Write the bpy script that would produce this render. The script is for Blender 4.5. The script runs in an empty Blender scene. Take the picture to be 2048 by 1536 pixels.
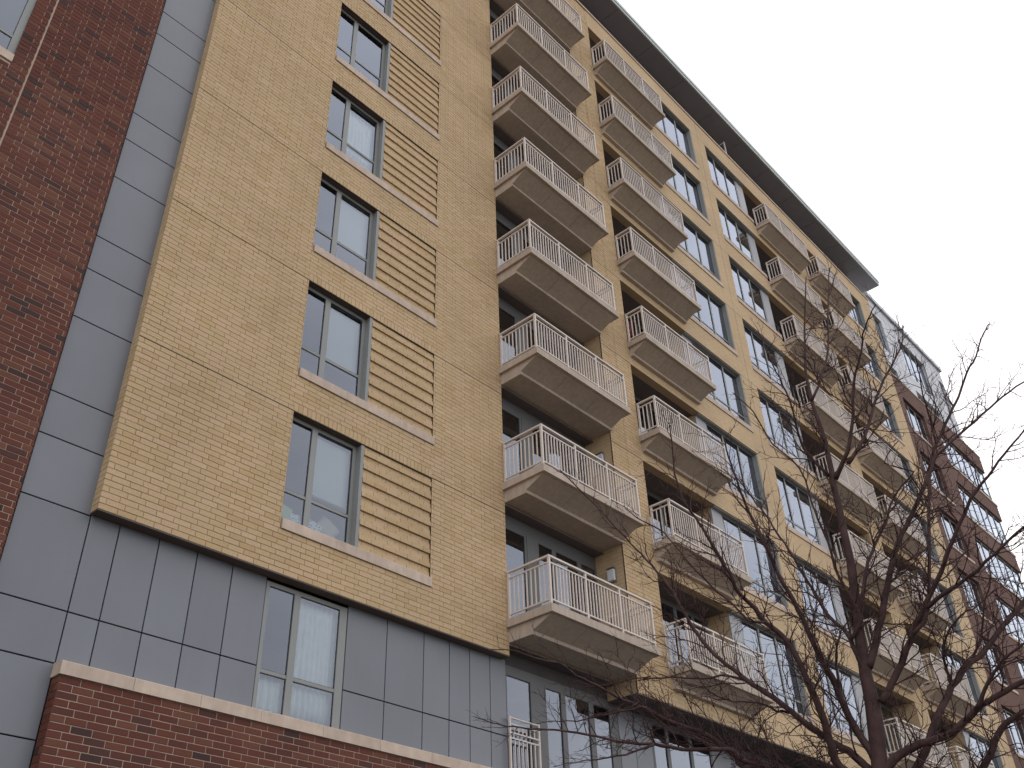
import bpy, math, random
from mathutils import Vector, Matrix

random.seed(7)
R = math.radians
sc = bpy.context.scene

# ------------------------------------------------------------------ camera
CAM = Vector((0.0, -13.018, 1.6))
CR = Vector((0.67378882, -0.73825211, -0.03150315))
CU = Vector((-0.41240271, -0.41108411, 0.81297839))
CF = Vector((0.61313346, 0.53478376, 0.58144105))
FPX = 1962.76                                   # focal length in pixels of the 2048 wide photograph
cam_data = bpy.data.cameras.new('camera')
cam = bpy.data.objects.new('camera', cam_data)
sc.collection.objects.link(cam)
cam_data.sensor_fit = 'HORIZONTAL'
cam_data.sensor_width = 36.0
cam_data.lens = FPX / 2048 * 36.0
cam_data.clip_end = 2000
m = Matrix.Identity(4)
for i in range(3):
    m[i][0], m[i][1], m[i][2], m[i][3] = CR[i], CU[i], -CF[i], CAM[i]
cam.matrix_world = m
sc.camera = cam

# ------------------------------------------------------------------ sky and sun
SUN_EL, SUN_AZ = 32, 62        # azimuth measured from +Y towards +X: behind the building, to the right
world = bpy.data.worlds.new('World')
sc.world = world
world.use_nodes = True
nt = world.node_tree
nt.nodes.clear()
out = nt.nodes.new('ShaderNodeOutputWorld')
bg = nt.nodes.new('ShaderNodeBackground')
sky = nt.nodes.new('ShaderNodeTexSky')
sky.sky_type = 'NISHITA'
sky.sun_disc = False
sky.sun_elevation = R(SUN_EL)
sky.sun_rotation = R(SUN_AZ)
sky.air_density = 1.4
sky.dust_density = 3.0
tc = nt.nodes.new('ShaderNodeTexCoord')
mp = nt.nodes.new('ShaderNodeMapping')
mp.inputs['Scale'].default_value = (1.0, 1.0, 2.6)
ns = nt.nodes.new('ShaderNodeTexNoise')
ns.inputs['Scale'].default_value = 2.3
ns.inputs['Detail'].default_value = 7
ns.inputs['Roughness'].default_value = 0.55
cr = nt.nodes.new('ShaderNodeValToRGB')         # the cloud sheet: grey bases to bright white
cr.color_ramp.elements[0].position = 0.28
cr.color_ramp.elements[0].color = (12.0, 12.1, 12.9, 1)
cr.color_ramp.elements[1].position = 0.72
cr.color_ramp.elements[1].color = (17.0, 16.9, 17.0, 1)
mx = nt.nodes.new('ShaderNodeMix')
mx.data_type = 'RGBA'
mx.inputs[0].default_value = 0.88
bg.inputs['Strength'].default_value = 0.1
nt.links.new(tc.outputs['Generated'], mp.inputs['Vector'])
nt.links.new(mp.outputs[0], ns.inputs['Vector'])
nt.links.new(ns.outputs['Fac'], cr.inputs[0])
nt.links.new(sky.outputs[0], mx.inputs[6])
nt.links.new(cr.outputs[0], mx.inputs[7])
nt.links.new(mx.outputs[2], bg.inputs['Color'])
nt.links.new(bg.outputs[0], out.inputs['Surface'])

sun_data = bpy.data.lights.new('sun', 'SUN')
sun_data.energy = 1.0
sun_data.angle = R(14)
sun_data.color = (1.0, 0.95, 0.87)
sun = bpy.data.objects.new('sun', sun_data)
sc.collection.objects.link(sun)
sd = Vector((math.sin(R(SUN_AZ)) * math.cos(R(SUN_EL)), math.cos(R(SUN_AZ)) * math.cos(R(SUN_EL)), math.sin(R(SUN_EL))))
sun.rotation_euler = (-sd).to_track_quat('-Z', 'Y').to_euler()
sun.location = (60, 40, 60)

sc.view_settings.view_transform = 'Standard'
sc.view_settings.look = 'None'
sc.view_settings.gamma = 1.0
sc.view_settings.use_curve_mapping = False
sc.view_settings.exposure = 0.0
sc.cycles.use_denoising = True
sc.cycles.max_bounces = 6
sc.cycles.transparent_max_bounces = 16

# ------------------------------------------------------------------ materials
def new_mat(name):
    mt = bpy.data.materials.new(name)
    mt.use_nodes = True
    n = mt.node_tree.nodes
    return mt, n, mt.node_tree.links, n['Principled BSDF']

def pos_noise(n, l, scale, detail=4, stretch=None):
    g = n.new('ShaderNodeNewGeometry')
    t = n.new('ShaderNodeTexNoise')
    t.inputs['Scale'].default_value = scale
    t.inputs['Detail'].default_value = detail
    if stretch:
        mpn = n.new('ShaderNodeMapping')
        mpn.inputs['Scale'].default_value = stretch
        l.new(g.outputs['Position'], mpn.inputs['Vector'])
        l.new(mpn.outputs[0], t.inputs['Vector'])
    else:
        l.new(g.outputs['Position'], t.inputs['Vector'])
    return t

def plain(name, c, rough=0.7, metal=0.0, var=0.12, nscale=1.5, bump=0.0, bscale=60, streak=0.0, spec=0.4, each=0.0):
    mt, n, l, p = new_mat(name)
    p.inputs['Roughness'].default_value = rough
    p.inputs['Metallic'].default_value = metal
    p.inputs['Specular IOR Level'].default_value = spec
    t = pos_noise(n, l, nscale)
    r = n.new('ShaderNodeValToRGB')
    r.color_ramp.elements[0].position = 0.3
    r.color_ramp.elements[1].position = 0.7
    r.color_ramp.elements[0].color = (*[v * (1 - var) for v in c], 1)
    r.color_ramp.elements[1].color = (*[min(1, v * (1 + var)) for v in c], 1)
    l.new(t.outputs['Fac'], r.inputs[0])
    col = r.outputs[0]
    if streak:
        s = pos_noise(n, l, 3.0, 3, (3.0, 3.0, 0.25))
        r2 = n.new('ShaderNodeValToRGB')
        r2.color_ramp.elements[0].position = 0.42
        r2.color_ramp.elements[1].position = 0.62
        r2.color_ramp.elements[0].color = (1 - streak, 1 - streak * 1.05, 1 - streak * 1.15, 1)
        r2.color_ramp.elements[1].color = (1, 1, 1, 1)
        l.new(s.outputs['Fac'], r2.inputs[0])
        mm = n.new('ShaderNodeMix'); mm.data_type = 'RGBA'; mm.blend_type = 'MULTIPLY'
        mm.inputs[0].default_value = 1
        l.new(col, mm.inputs[6]); l.new(r2.outputs[0], mm.inputs[7])
        col = mm.outputs[2]
    if each:                                    # pieces differ a little from one another
        oi = n.new('ShaderNodeObjectInfo')
        ma = n.new('ShaderNodeMath'); ma.operation = 'MULTIPLY_ADD'
        l.new(oi.outputs['Random'], ma.inputs[0]); ma.inputs[1].default_value = 2 * each; ma.inputs[2].default_value = 1 - each
        me_ = n.new('ShaderNodeMix'); me_.data_type = 'RGBA'; me_.blend_type = 'MULTIPLY'; me_.inputs[0].default_value = 1
        l.new(col, me_.inputs[6]); l.new(ma.outputs[0], me_.inputs[7])
        col = me_.outputs[2]
    l.new(col, p.inputs['Base Color'])
    if bump:
        b = n.new('ShaderNodeBump')
        b.inputs['Strength'].default_value = bump
        b.inputs['Distance'].default_value = 0.01
        t2 = pos_noise(n, l, bscale, 5)
        l.new(t2.outputs['Fac'], b.inputs['Height'])
        l.new(b.outputs[0], p.inputs['Normal'])
    return mt

def brick_mat(name, stops, rough=0.85):
    """brick unit: one tone for each unit (face attribute), with grain and a slow drift over the wall"""
    mt, n, l, p = new_mat(name)
    p.inputs['Roughness'].default_value = rough
    p.inputs['Specular IOR Level'].default_value = 0.25
    a = n.new('ShaderNodeAttribute'); a.attribute_name = 'tone'
    r = n.new('ShaderNodeValToRGB')
    r.color_ramp.interpolation = 'LINEAR'
    el = r.color_ramp.elements
    while len(el) < len(stops):
        el.new(0.5)
    for e, (ps, c) in zip(el, stops):
        e.position = ps; e.color = (*c, 1)
    l.new(a.outputs['Fac'], r.inputs[0])
    t = pos_noise(n, l, 26, 6)
    t2 = pos_noise(n, l, 0.55, 4)
    ad = n.new('ShaderNodeMath'); ad.operation = 'MULTIPLY_ADD'
    l.new(t.outputs['Fac'], ad.inputs[0]); ad.inputs[1].default_value = 0.42; ad.inputs[2].default_value = 0.60
    ad2 = n.new('ShaderNodeMath'); ad2.operation = 'MULTIPLY_ADD'
    l.new(t2.outputs['Fac'], ad2.inputs[0]); ad2.inputs[1].default_value = 0.36; l.new(ad.outputs[0], ad2.inputs[2])
    mm = n.new('ShaderNodeMix'); mm.data_type = 'RGBA'; mm.blend_type = 'MULTIPLY'
    mm.inputs[0].default_value = 1
    l.new(r.outputs[0], mm.inputs[6]); l.new(ad2.outputs[0], mm.inputs[7])
    l.new(mm.outputs[2], p.inputs['Base Color'])
    b = n.new('ShaderNodeBump'); b.inputs['Strength'].default_value = 0.35; b.inputs['Distance'].default_value = 0.004
    t3 = pos_noise(n, l, 90, 4)
    l.new(t3.outputs['Fac'], b.inputs['Height']); l.new(b.outputs[0], p.inputs['Normal'])
    return mt

def brick_sheet_mat(name, c1, c2, mortar, z0=11.98):
    """brickwork too far off to pick the bricks apart"""
    mt, n, l, p = new_mat(name)
    p.inputs['Roughness'].default_value = 0.85
    p.inputs['Specular IOR Level'].default_value = 0.25
    g = n.new('ShaderNodeNewGeometry')
    sx = n.new('ShaderNodeSeparateXYZ'); l.new(g.outputs['Position'], sx.inputs[0])
    ad = n.new('ShaderNodeMath'); l.new(sx.outputs[0], ad.inputs[0]); l.new(sx.outputs[1], ad.inputs[1])
    sb = n.new('ShaderNodeMath'); sb.operation = 'SUBTRACT'; l.new(sx.outputs[2], sb.inputs[0]); sb.inputs[1].default_value = z0
    cx = n.new('ShaderNodeCombineXYZ'); l.new(ad.outputs[0], cx.inputs[0]); l.new(sb.outputs[0], cx.inputs[1])
    b = n.new('ShaderNodeTexBrick')
    b.offset = 0.333
    b.inputs['Scale'].default_value = 1
    b.inputs['Brick Width'].default_value = 0.3048
    b.inputs['Row Height'].default_value = 0.1016
    b.inputs['Mortar Size'].default_value = 0.006
    b.inputs['Mortar Smooth'].default_value = 0.2
    b.inputs['Color1'].default_value = (*c1, 1)
    b.inputs['Color2'].default_value = (*c2, 1)
    b.inputs['Mortar'].default_value = (*mortar, 1)
    l.new(cx.outputs[0], b.inputs['Vector'])
    t = pos_noise(n, l, 0.7, 5)
    md = n.new('ShaderNodeMath'); md.operation = 'MULTIPLY_ADD'
    l.new(t.outputs['Fac'], md.inputs[0]); md.inputs[1].default_value = 0.4; md.inputs[2].default_value = 0.8
    mm = n.new('ShaderNodeMix'); mm.data_type = 'RGBA'; mm.blend_type = 'MULTIPLY'; mm.inputs[0].default_value = 1
    l.new(b.outputs['Color'], mm.inputs[6]); l.new(md.outputs[0], mm.inputs[7])
    l.new(mm.outputs[2], p.inputs['Base Color'])
    bp = n.new('ShaderNodeBump'); bp.inputs['Strength'].default_value = 0.6; bp.inputs['Distance'].default_value = 0.006; bp.invert = True
    l.new(b.outputs['Fac'], bp.inputs['Height']); l.new(bp.outputs[0], p.inputs['Normal'])
    return mt

def glass_mat(name, tint=(0.80, 0.85, 0.85), refl=(0.77, 0.83, 0.96), ior=1.53, wob=0.0):
    mt, n, l, p = new_mat(name)
    n.remove(p)
    o = n['Material Output']
    tr = n.new('ShaderNodeBsdfTransparent'); tr.inputs[0].default_value = (*tint, 1)
    gl = n.new('ShaderNodeBsdfGlossy'); gl.inputs['Roughness'].default_value = 0.0; gl.inputs[0].default_value = (*refl, 1)
    fr = n.new('ShaderNodeFresnel'); fr.inputs[0].default_value = ior
    b = n.new('ShaderNodeBump'); b.inputs['Strength'].default_value = wob; b.inputs['Distance'].default_value = 0.2
    t = pos_noise(n, l, 1.3, 2)
    l.new(t.outputs['Fac'], b.inputs['Height'])
    if wob: l.new(b.outputs[0], gl.inputs['Normal'])
    ms = n.new('ShaderNodeMixShader')
    # four glass surfaces of a double pane: 4R / (1 + 3R)
    m4 = n.new('ShaderNodeMath'); m4.operation = 'MULTIPLY'; l.new(fr.outputs[0], m4.inputs[0]); m4.inputs[1].default_value = 4
    m3 = n.new('ShaderNodeMath'); m3.operation = 'MULTIPLY_ADD'; l.new(fr.outputs[0], m3.inputs[0]); m3.inputs[1].default_value = 3; m3.inputs[2].default_value = 1
    dv = n.new('ShaderNodeMath'); dv.operation = 'DIVIDE'; l.new(m4.outputs[0], dv.inputs[0]); l.new(m3.outputs[0], dv.inputs[1])
    l.new(dv.outputs[0], ms.inputs[0]); l.new(tr.outputs[0], ms.inputs[1]); l.new(gl.outputs[0], ms.inputs[2])
    l.new(ms.outputs[0], o.inputs['Surface'])
    return mt

M = {}
M['tan_brick'] = brick_mat('tan_brick', [(0.0, (0.482, 0.335, 0.188)), (0.2, (0.512, 0.37, 0.214)), (0.6, (0.53, 0.388, 0.232)), (0.85, (0.54, 0.382, 0.242)), (1.0, (0.556, 0.41, 0.257))])
M['red_brick'] = brick_mat('red_brick', [(0.0, (0.05, 0.03, 0.03)), (0.07, (0.075, 0.037, 0.034)), (0.16, (0.105, 0.038, 0.029)), (0.7, (0.135, 0.045, 0.031)), (1.0, (0.155, 0.065, 0.042))])
M['tan_mortar'] = plain('tan_mortar', (0.32, 0.215, 0.12), 0.95, var=0.15, nscale=4)
M['red_mortar'] = plain('red_mortar', (0.44, 0.34, 0.27), 0.95, var=0.2, nscale=4)
M['tan_sheet'] = brick_sheet_mat('tan_brickwork', (0.525, 0.385, 0.235), (0.56, 0.415, 0.26), (0.40, 0.29, 0.178))
M['red_sheet'] = brick_sheet_mat('red_brickwork', (0.118, 0.06, 0.048), (0.15, 0.076, 0.06), (0.20, 0.15, 0.125))
M['sealant_dark'] = plain('dark_sealant', (0.055, 0.035, 0.02), 0.9)
M['sealant_pale'] = plain('pale_sealant', (0.38, 0.29, 0.22), 0.9)
M['panel'] = plain('grey_metal_panel', (0.178, 0.187, 0.214), 0.40, metal=0.0, var=0.05, nscale=0.9, bump=0.03, bscale=1.6, spec=0.5, streak=0.015, each=0.06)
M['panel_light'] = plain('light_grey_panel', (0.37, 0.375, 0.40), 0.5, var=0.05, nscale=0.8)
M['lintel'] = plain('painted_lintel', (0.10, 0.075, 0.065), 0.7)
M['frame_shade'] = plain('shaded_frame_metal', (0.125, 0.125, 0.13), 0.5, var=0.06)  # copy of the window frame metal, darkened for shade behind the balconies
M['soffit_dark'] = plain('dark_soffit_board', (0.075, 0.065, 0.068), 0.8)
M['gap'] = plain('panel_joint', (0.012, 0.012, 0.014), 0.9)
M['frame'] = plain('window_frame_metal', (0.245, 0.25, 0.245), 0.45, var=0.06, spec=0.5)
M['frame_dark'] = plain('window_gasket', (0.045, 0.045, 0.048), 0.6)
M['stone'] = plain('cast_stone', (0.56, 0.445, 0.365), 0.85, var=0.09, nscale=5, bump=0.15, bscale=80, streak=0.08, each=0.07)
M['concrete'] = plain('balcony_concrete', (0.475, 0.39, 0.325), 0.85, var=0.07, nscale=1.2, bump=0.08, bscale=50, streak=0.10, each=0.05)
M['seam'] = plain('formwork_seam', (0.20, 0.15, 0.12), 0.9)
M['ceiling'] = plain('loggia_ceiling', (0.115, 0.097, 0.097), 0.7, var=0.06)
M['rail'] = plain('painted_railing', (0.62, 0.545, 0.50), 0.4, var=0.05, spec=0.5)
M['soffit'] = plain('roof_soffit_metal', (0.235, 0.225, 0.235), 0.55, var=0.07, nscale=0.6)
M['fascia'] = plain('roof_edge_metal', (0.55, 0.60, 0.59), 0.4, var=0.06, spec=0.5)
M['silver'] = plain('silver_cladding', (0.50, 0.51, 0.55), 0.4, var=0.05, nscale=0.5)
M['glass'] = glass_mat('window_glass')
M['inside'] = plain('room_wall', (0.34, 0.31, 0.28), 0.9)
M['curtain'] = plain('white_curtain', (0.80, 0.83, 0.82), 0.9, var=0.06, nscale=6)
M['blind'] = plain('pale_blind', (0.56, 0.60, 0.60), 0.8, var=0.04, nscale=1)
M['bark'] = plain('bark', (0.062, 0.033, 0.031), 0.9, var=0.35, nscale=9, bump=0.5, bscale=40)
M['twig'] = plain('twig_bark', (0.055, 0.024, 0.023), 0.8, var=0.3, nscale=5)
M['asphalt'] = plain('asphalt', (0.05, 0.05, 0.052), 0.9, var=0.25, nscale=2, bump=0.3, bscale=120)
M['paving'] = plain('concrete_paving', (0.19, 0.178, 0.165), 0.9, var=0.15, nscale=1.2, bump=0.15, bscale=90)
M['earth'] = plain('earth', (0.11, 0.09, 0.06), 0.95, var=0.3, nscale=0.5)
M['turf'] = plain('winter_turf', (0.05, 0.048, 0.026), 0.95, var=0.35, nscale=1.1, bump=0.5, bscale=50)
M['line'] = plain('road_paint', (0.72, 0.71, 0.68), 0.7, var=0.15, nscale=8)
M['lamp_white'] = plain('lamp_lens', (0.72, 0.72, 0.74), 0.5, var=0.03)
M['lamp_metal'] = plain('lamp_metal', (0.20, 0.20, 0.20), 0.45, var=0.05)
M['green_cloth'] = plain('green_cloth', (0.36, 0.50, 0.26), 0.9, var=0.1)
M['beige_cloth'] = plain('beige_cloth', (0.52, 0.46, 0.38), 0.9, var=0.1)

def spotted(name):
    mt, n, l, p = new_mat(name)
    p.inputs['Roughness'].default_value = 0.9
    g = n.new('ShaderNodeNewGeometry')
    v = n.new('ShaderNodeTexVoronoi'); v.inputs['Scale'].default_value = 22
    l.new(g.outputs['Position'], v.inputs['Vector'])
    r = n.new('ShaderNodeValToRGB'); r.color_ramp.interpolation = 'CONSTANT'
    r.color_ramp.elements[0].color = (0.12, 0.20, 0.26, 1); r.color_ramp.elements[1].position = 0.36
    r.color_ramp.elements[1].color = (0.66, 0.70, 0.72, 1)
    l.new(v.outputs['Distance'], r.inputs[0]); l.new(r.outputs[0], p.inputs['Base Color'])
    return mt
M['red_paint'] = plain('red_paint', (0.20, 0.025, 0.022), 0.5, var=0.1)
M['spotted_cloth'] = spotted('spotted_cloth')

# ------------------------------------------------------------------ mesh helpers
COL = sc.collection
WPOS = {}

class MB:
    def __init__(s):
        s.v = []; s.f = []; s.t = []; s.smooth = False
    def quad(s, a, b, c, d, tone=0.5):
        i = len(s.v); s.v += [a, b, c, d]; s.f.append((i, i + 1, i + 2, i + 3)); s.t.append(tone)
    def box(s, x0, x1, y0, y1, z0, z1, tone=0.5, skip=''):
        i = len(s.v)
        s.v += [(x0, y0, z0), (x1, y0, z0), (x1, y1, z0), (x0, y1, z0), (x0, y0, z1), (x1, y0, z1), (x1, y1, z1), (x0, y1, z1)]
        F = {'f': (0, 1, 5, 4), 'b': (2, 3, 7, 6), 'l': (3, 0, 4, 7), 'r': (1, 2, 6, 5), 'd': (3, 2, 1, 0), 'u': (4, 5, 6, 7)}
        for k, q in F.items():
            if k not in skip:
                s.f.append(tuple(i + j for j in q)); s.t.append(tone)
        return s
    def prism(s, prof, x0, x1, tone=0.5):
        """profile of (y, z) points extruded along x"""
        n = len(prof); i = len(s.v)
        s.v += [(x0, y, z) for y, z in prof] + [(x1, y, z) for y, z in prof]
        for k in range(n):
            j = (k + 1) % n
            s.f.append((i + k, i + j, i + n + j, i + n + k)); s.t.append(tone)
        s.f.append(tuple(i + k for k in reversed(range(n)))); s.t.append(tone)
        s.f.append(tuple(i + n + k for k in range(n))); s.t.append(tone)
        return s
    def tube(s, pts, rad, sides=6):
        """tapered tube along points"""
        s.smooth = True
        pts = [Vector(p) for p in pts]
        n = len(pts); base = len(s.v)
        up = Vector((0.13, 0.31, 0.94))
        for k in range(n):
            d = (pts[min(k + 1, n - 1)] - pts[max(k - 1, 0)])
            if d.length < 1e-9: d = Vector((0, 0, 1))
            d.normalize()
            a = d.cross(up)
            if a.length < 1e-3: a = d.cross(Vector((1, 0, 0)))
            a.normalize(); b = d.cross(a)
            for q in range(sides):
                an = 2 * math.pi * q / sides
                s.v.append(tuple(pts[k] + (a * math.cos(an) + b * math.sin(an)) * rad[k]))
        for k in range(n - 1):
            for q in range(sides):
                q2 = (q + 1) % sides
                s.f.append((base + k * sides + q, base + k * sides + q2, base + (k + 1) * sides + q2, base + (k + 1) * sides + q)); s.t.append(0.5)
        s.f.append(tuple(base + (n - 1) * sides + q for q in range(sides))); s.t.append(0.5)
        s.f.append(tuple(base + q for q in reversed(range(sides)))); s.t.append(0.5)
        return s
    def mesh(s, name, mat, origin=(0, 0, 0)):
        me = bpy.data.meshes.new(name)
        ox, oy, oz = origin
        me.from_pydata([(x - ox, y - oy, z - oz) for x, y, z in s.v], [], s.f)
        at = me.attributes.new('tone', 'FLOAT', 'FACE')
        at.data.foreach_set('value', s.t)
        if s.smooth:
            me.polygons.foreach_set('use_smooth', [True] * len(me.polygons))
        me.materials.append(M[mat])
        me.update()
        return me

def link(name, me, parent=None, loc=(0, 0, 0)):
    """loc is a world position; every parent here stands unrotated"""
    o = bpy.data.objects.new(name, me)
    COL.objects.link(o)
    w = Vector(loc)
    if parent is not None:
        o.parent = parent
        o.location = w - WPOS[parent.name]
    else:
        o.location = w
    WPOS[o.name] = w
    return o

def build(mb, name, mat, parent=None, origin=None):
    if origin is None:
        origin = WPOS[parent.name] if parent is not None else (0, 0, 0)
    return link(name, mb.mesh(name, mat, origin), parent, origin)

def thing(name, label, cat, loc, group=None):
    o = link(name, None, None, loc)
    tag(o, label, cat, group)
    return o

def tag(o, label, cat, group=None):
    o['label'] = label; o['category'] = cat
    if group: o['group'] = group
    return o

def copy_tree(o, parent, delta):
    """a part with its sub-parts, moved by delta (world)"""
    c = o.copy(); COL.objects.link(c)
    c.parent = parent
    w = WPOS[o.name] + Vector(delta)
    c.location = w - (WPOS[parent.name] if parent else Vector((0, 0, 0)))
    WPOS[c.name] = w
    for ch in o.children:
        copy_tree(ch, c, delta)
    if o.name.startswith('pane'):               # no two panes hang quite alike
        c.rotation_euler = (random.gauss(0, 0.0035), 0, random.gauss(0, 0.0035))
    return c

def px(u, v):
    """pixel of the photograph to a ray from the camera"""
    return CR * ((u - 1024) / FPX) - CU * ((v - 768) / FPX) + CF

def size_in_view(x, y, z):
    d = Vector((x, y, z)) - CAM
    zc = d.dot(CF)
    if zc <= 0.1: return 0
    u = 1024 + FPX * d.dot(CR) / zc; v = 768 - FPX * d.dot(CU) / zc
    if u < -10 or u > 2058 or v < -10 or v > 1546: return 0
    dy = abs(d.y) / d.length
    return dy / (zc * zc)

# ------------------------------------------------------------------ main dimensions
CH = 0.1016                 # one brick course
BL = 0.3048                 # one brick length
HP = 32 * CH                # storey height
Z0 = 11.98                  # head of the first full row of windows
YT, YG, YP = 0.0, 0.225, -0.6      # faces: tan block, metal panels, bay with the balconies
TX0, TX1 = 5.52, 14.52
ZB, ZT = Z0 - HP, 35.75
NF = 8
JO = 0.010                  # mortar joint

# ------------------------------------------------------------------ ground, pavement, road
def struct(o):
    o['kind'] = 'structure'; return o
g = MB(); g.quad((-600, -600, -0.16), (600, -600, -0.16), (600, 600, -0.16), (-600, 600, -0.16))
struct(build(g, 'ground', 'earth'))
g = MB(); g.box(-60, 110, -3.2, 0.9, -0.15, 0.0, skip='d')
struct(build(g, 'pavement', 'paving'))
g = MB(); g.box(-60, 110, -11.6, -3.21, -0.15, -0.02, skip='d')  # unseen ground, added dark to cut light bounced onto balcony undersides
struct(build(g, 'unseen_lawn', 'turf'))
g = MB(); g.box(-60, 110, -15.2, -11.61, -0.15, 0.0, skip='d')
struct(build(g, 'pavement', 'paving'))
g = MB(); g.box(-60, 110, -15.45, -15.205, -0.15, 0.012, skip='d')
struct(build(g, 'kerb', 'stone'))
g = MB(); g.quad((-60, -26, -0.15), (110, -26, -0.15), (110, -15.46, -0.15), (-60, -15.46, -0.15))
struct(build(g, 'road', 'asphalt'))
g = MB()
for i in range(-9, 17):
    g.quad((i * 6.0, -20.8, -0.145), (i * 6.0 + 3, -20.8, -0.145), (i * 6.0 + 3, -20.68, -0.145), (i * 6.0, -20.68, -0.145))
struct(build(g, 'road_marking', 'line'))

# ------------------------------------------------------------------ wall builders
def solid_rects(x0, x1, z0, z1, holes):
    xs = sorted({x0, x1, *[min(max(v, x0), x1) for h in holes for v in h[:2]]})
    zs = sorted({z0, z1, *[min(max(v, z0), z1) for h in holes for v in h[2:]]})
    rects = []
    for a, b in zip(zs, zs[1:]):
        run = None
        for c, d in zip(xs, xs[1:]):
            mx_, mz_ = (c + d) / 2, (a + b) / 2
            inside = any(h[0] < mx_ < h[1] and h[2] < mz_ < h[3] for h in holes)
            if inside:
                if run: rects.append((*run, a, b)); run = None
            else:
                run = (run[0], d) if run else (c, d)
        if run: rects.append((*run, a, b))
    return rects

def course_spans(x0, x1, z, holes):
    """solid intervals of a course at mid height z"""
    iv = [(x0, x1)]
    for h in holes:
        if h[2] < z < h[3]:
            nv = []
            for a, b in iv:
                if h[1] <= a or h[0] >= b: nv.append((a, b)); continue
                if a < h[0]: nv.append((a, h[0]))
                if h[1] < b: nv.append((h[1], b))
            iv = nv
    return iv

def brick_list(x0, x1, za, zb, holes, zref, phase=0.0, gap_levels=(), JO=JO):
    out = []
    n0 = math.ceil((za - zref) / CH - 1e-4); n1 = math.floor((zb - zref) / CH + 1e-4)
    for n in range(n0, n1):
        z = zref + n * CH
        lift = 0.014 if any(abs(z - gz) < 0.02 for gz in gap_levels) else 0.0
        off = phase + (0.0 if n % 2 == 0 else BL / 3)
        for a, b in course_spans(x0, x1, z + CH / 2, holes):
            k = math.floor((a - x0 - off) / BL)
            xx = x0 + off + k * BL
            while xx < b - 1e-4:
                p, q = max(xx, a), min(xx + BL, b)
                if q - p > 0.03:
                    out.append((p + JO / 2 if p > a + 1e-4 else p, q - JO / 2 if q < b - 1e-4 else q, z + JO / 2 + lift, z + CH - JO / 2))
                xx += BL
    return out

TONES = [(i + 0.5) / 14 for i in range(14)]
def lay_bricks(bricks, y, parent, mat, name, limit, depth=0.035):
    """the `limit` bricks that show largest as parts of their own, the others joined"""
    sc_ = sorted(range(len(bricks)), key=lambda i: -size_in_view((bricks[i][0] + bricks[i][1]) / 2, y, bricks[i][2]) * (bricks[i][1] - bricks[i][0]))
    own = set(sc_[:limit])
    cache = {}
    rest = MB()
    for i, (a, b, c, d) in enumerate(bricks):
        yy = y + random.uniform(-0.0018, 0.0018)
        if i in own:
            k = random.randrange(14)
            key = (round(b - a, 3), round(d - c, 3), k)
            if key not in cache:
                w, h = (b - a) / 2, (d - c) / 2
                mb = MB(); ch = 0.003
                mb.v = [(-w + ch, 0, -h + ch), (w - ch, 0, -h + ch), (w - ch, 0, h - ch), (-w + ch, 0, h - ch),
                        (-w, ch, -h), (w, ch, -h), (w, ch, h), (-w, ch, h),
                        (-w, depth, -h), (w, depth, -h), (w, depth, h), (-w, depth, h)]
                mb.f = [(0, 1, 2, 3), (0, 4, 5, 1), (1, 5, 6, 2), (2, 6, 7, 3), (3, 7, 4, 0),
                        (4, 8, 9, 5), (5, 9, 10, 6), (6, 10, 11, 7), (7, 11, 8, 4)]
                mb.t = [TONES[k]] * 9
                cache[key] = mb.mesh(name, mat)
            link(name, cache[key], parent, ((a + b) / 2, yy, (c + d) / 2))
        else:
            rest.box(a, b, yy, y + depth, c, d, random.random(), skip='b')
    if rest.f:
        o = build(rest, name, mat, parent)
        o['kind'] = 'stuff'

# ------------------------------------------------------------------ the three joined buildings
tan = thing('apartment_building', 'tan brick apartment block with stacked concrete balconies and grey metal lower storey', 'building', (24.7, 0, 0))
redL = thing('apartment_building', 'dark red brick building at the left edge beside the grey panel strip', 'building', (1.5, 0.16, 0))
redF = thing('apartment_building', 'red brick building with silver top storeys and glazed corner, farthest along the street', 'building', (50, -0.6, 0))

# ---- tan block: front wall
holes = []
for k in range(NF):
    holes.append((8.70, 12.27, Z0 - 24 * CH + k * HP, Z0 + k * HP))
wall = MB()
for a, b, c, d in solid_rects(TX0 + 0.012, TX1 - 0.012, ZB + 0.01, ZT, holes):
    wall.box(a, b, YT + 0.009, YT + 0.19, c, d)
wall_o = build(wall, 'brick_wall', 'tan_mortar', tan, (10.0, 0, 8.7))
sold = [(8.70, 12.27, Z0 + k * HP, Z0 + k * HP + 2 * CH) for k in range(NF)]
levels = [Z0 + k * HP for k in range(NF)]
bl = brick_list(TX0, TX1, ZB, ZT, holes + sold, Z0, 0.0, levels)
for k in range(NF):                              # soldier courses over window and corbelled panel
    x = 8.70
    while x < 12.27 - 0.05:
        bl.append((x + 0.005, min(x + 0.102, 12.27) - 0.005, Z0 + k * HP + 0.019, Z0 + k * HP + 2 * CH - 0.005)); x += 0.102
lay_bricks(bl, YT, wall_o, 'tan_brick', 'brick', 300)
rt = MB()                                        # left return of the tan wall
n = round((ZT - ZB) / CH)
for i in range(n):
    z = ZB + i * CH
    rt.box(TX0 - 0.0015, TX0 + 0.04, YT + (0.0985 if i % 2 else 0.004), YG - 0.002, z + 0.005, z + CH - 0.005, random.random(), skip='r')
    if i % 2:
        rt.box(TX0 - 0.0015, TX0 + 0.04, YT + 0.004, YT + 0.0885, z + 0.005, z + CH - 0.005, random.random(), skip='r')
rt_o = build(rt, 'brick', 'tan_brick', wall_o); rt_o['kind'] = 'stuff'
mm_ = MB(); mm_.box(TX0 + 0.008, TX0 + 0.05, YT + 0.02, YG + 0.1, ZB + 0.004, ZT)
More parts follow.
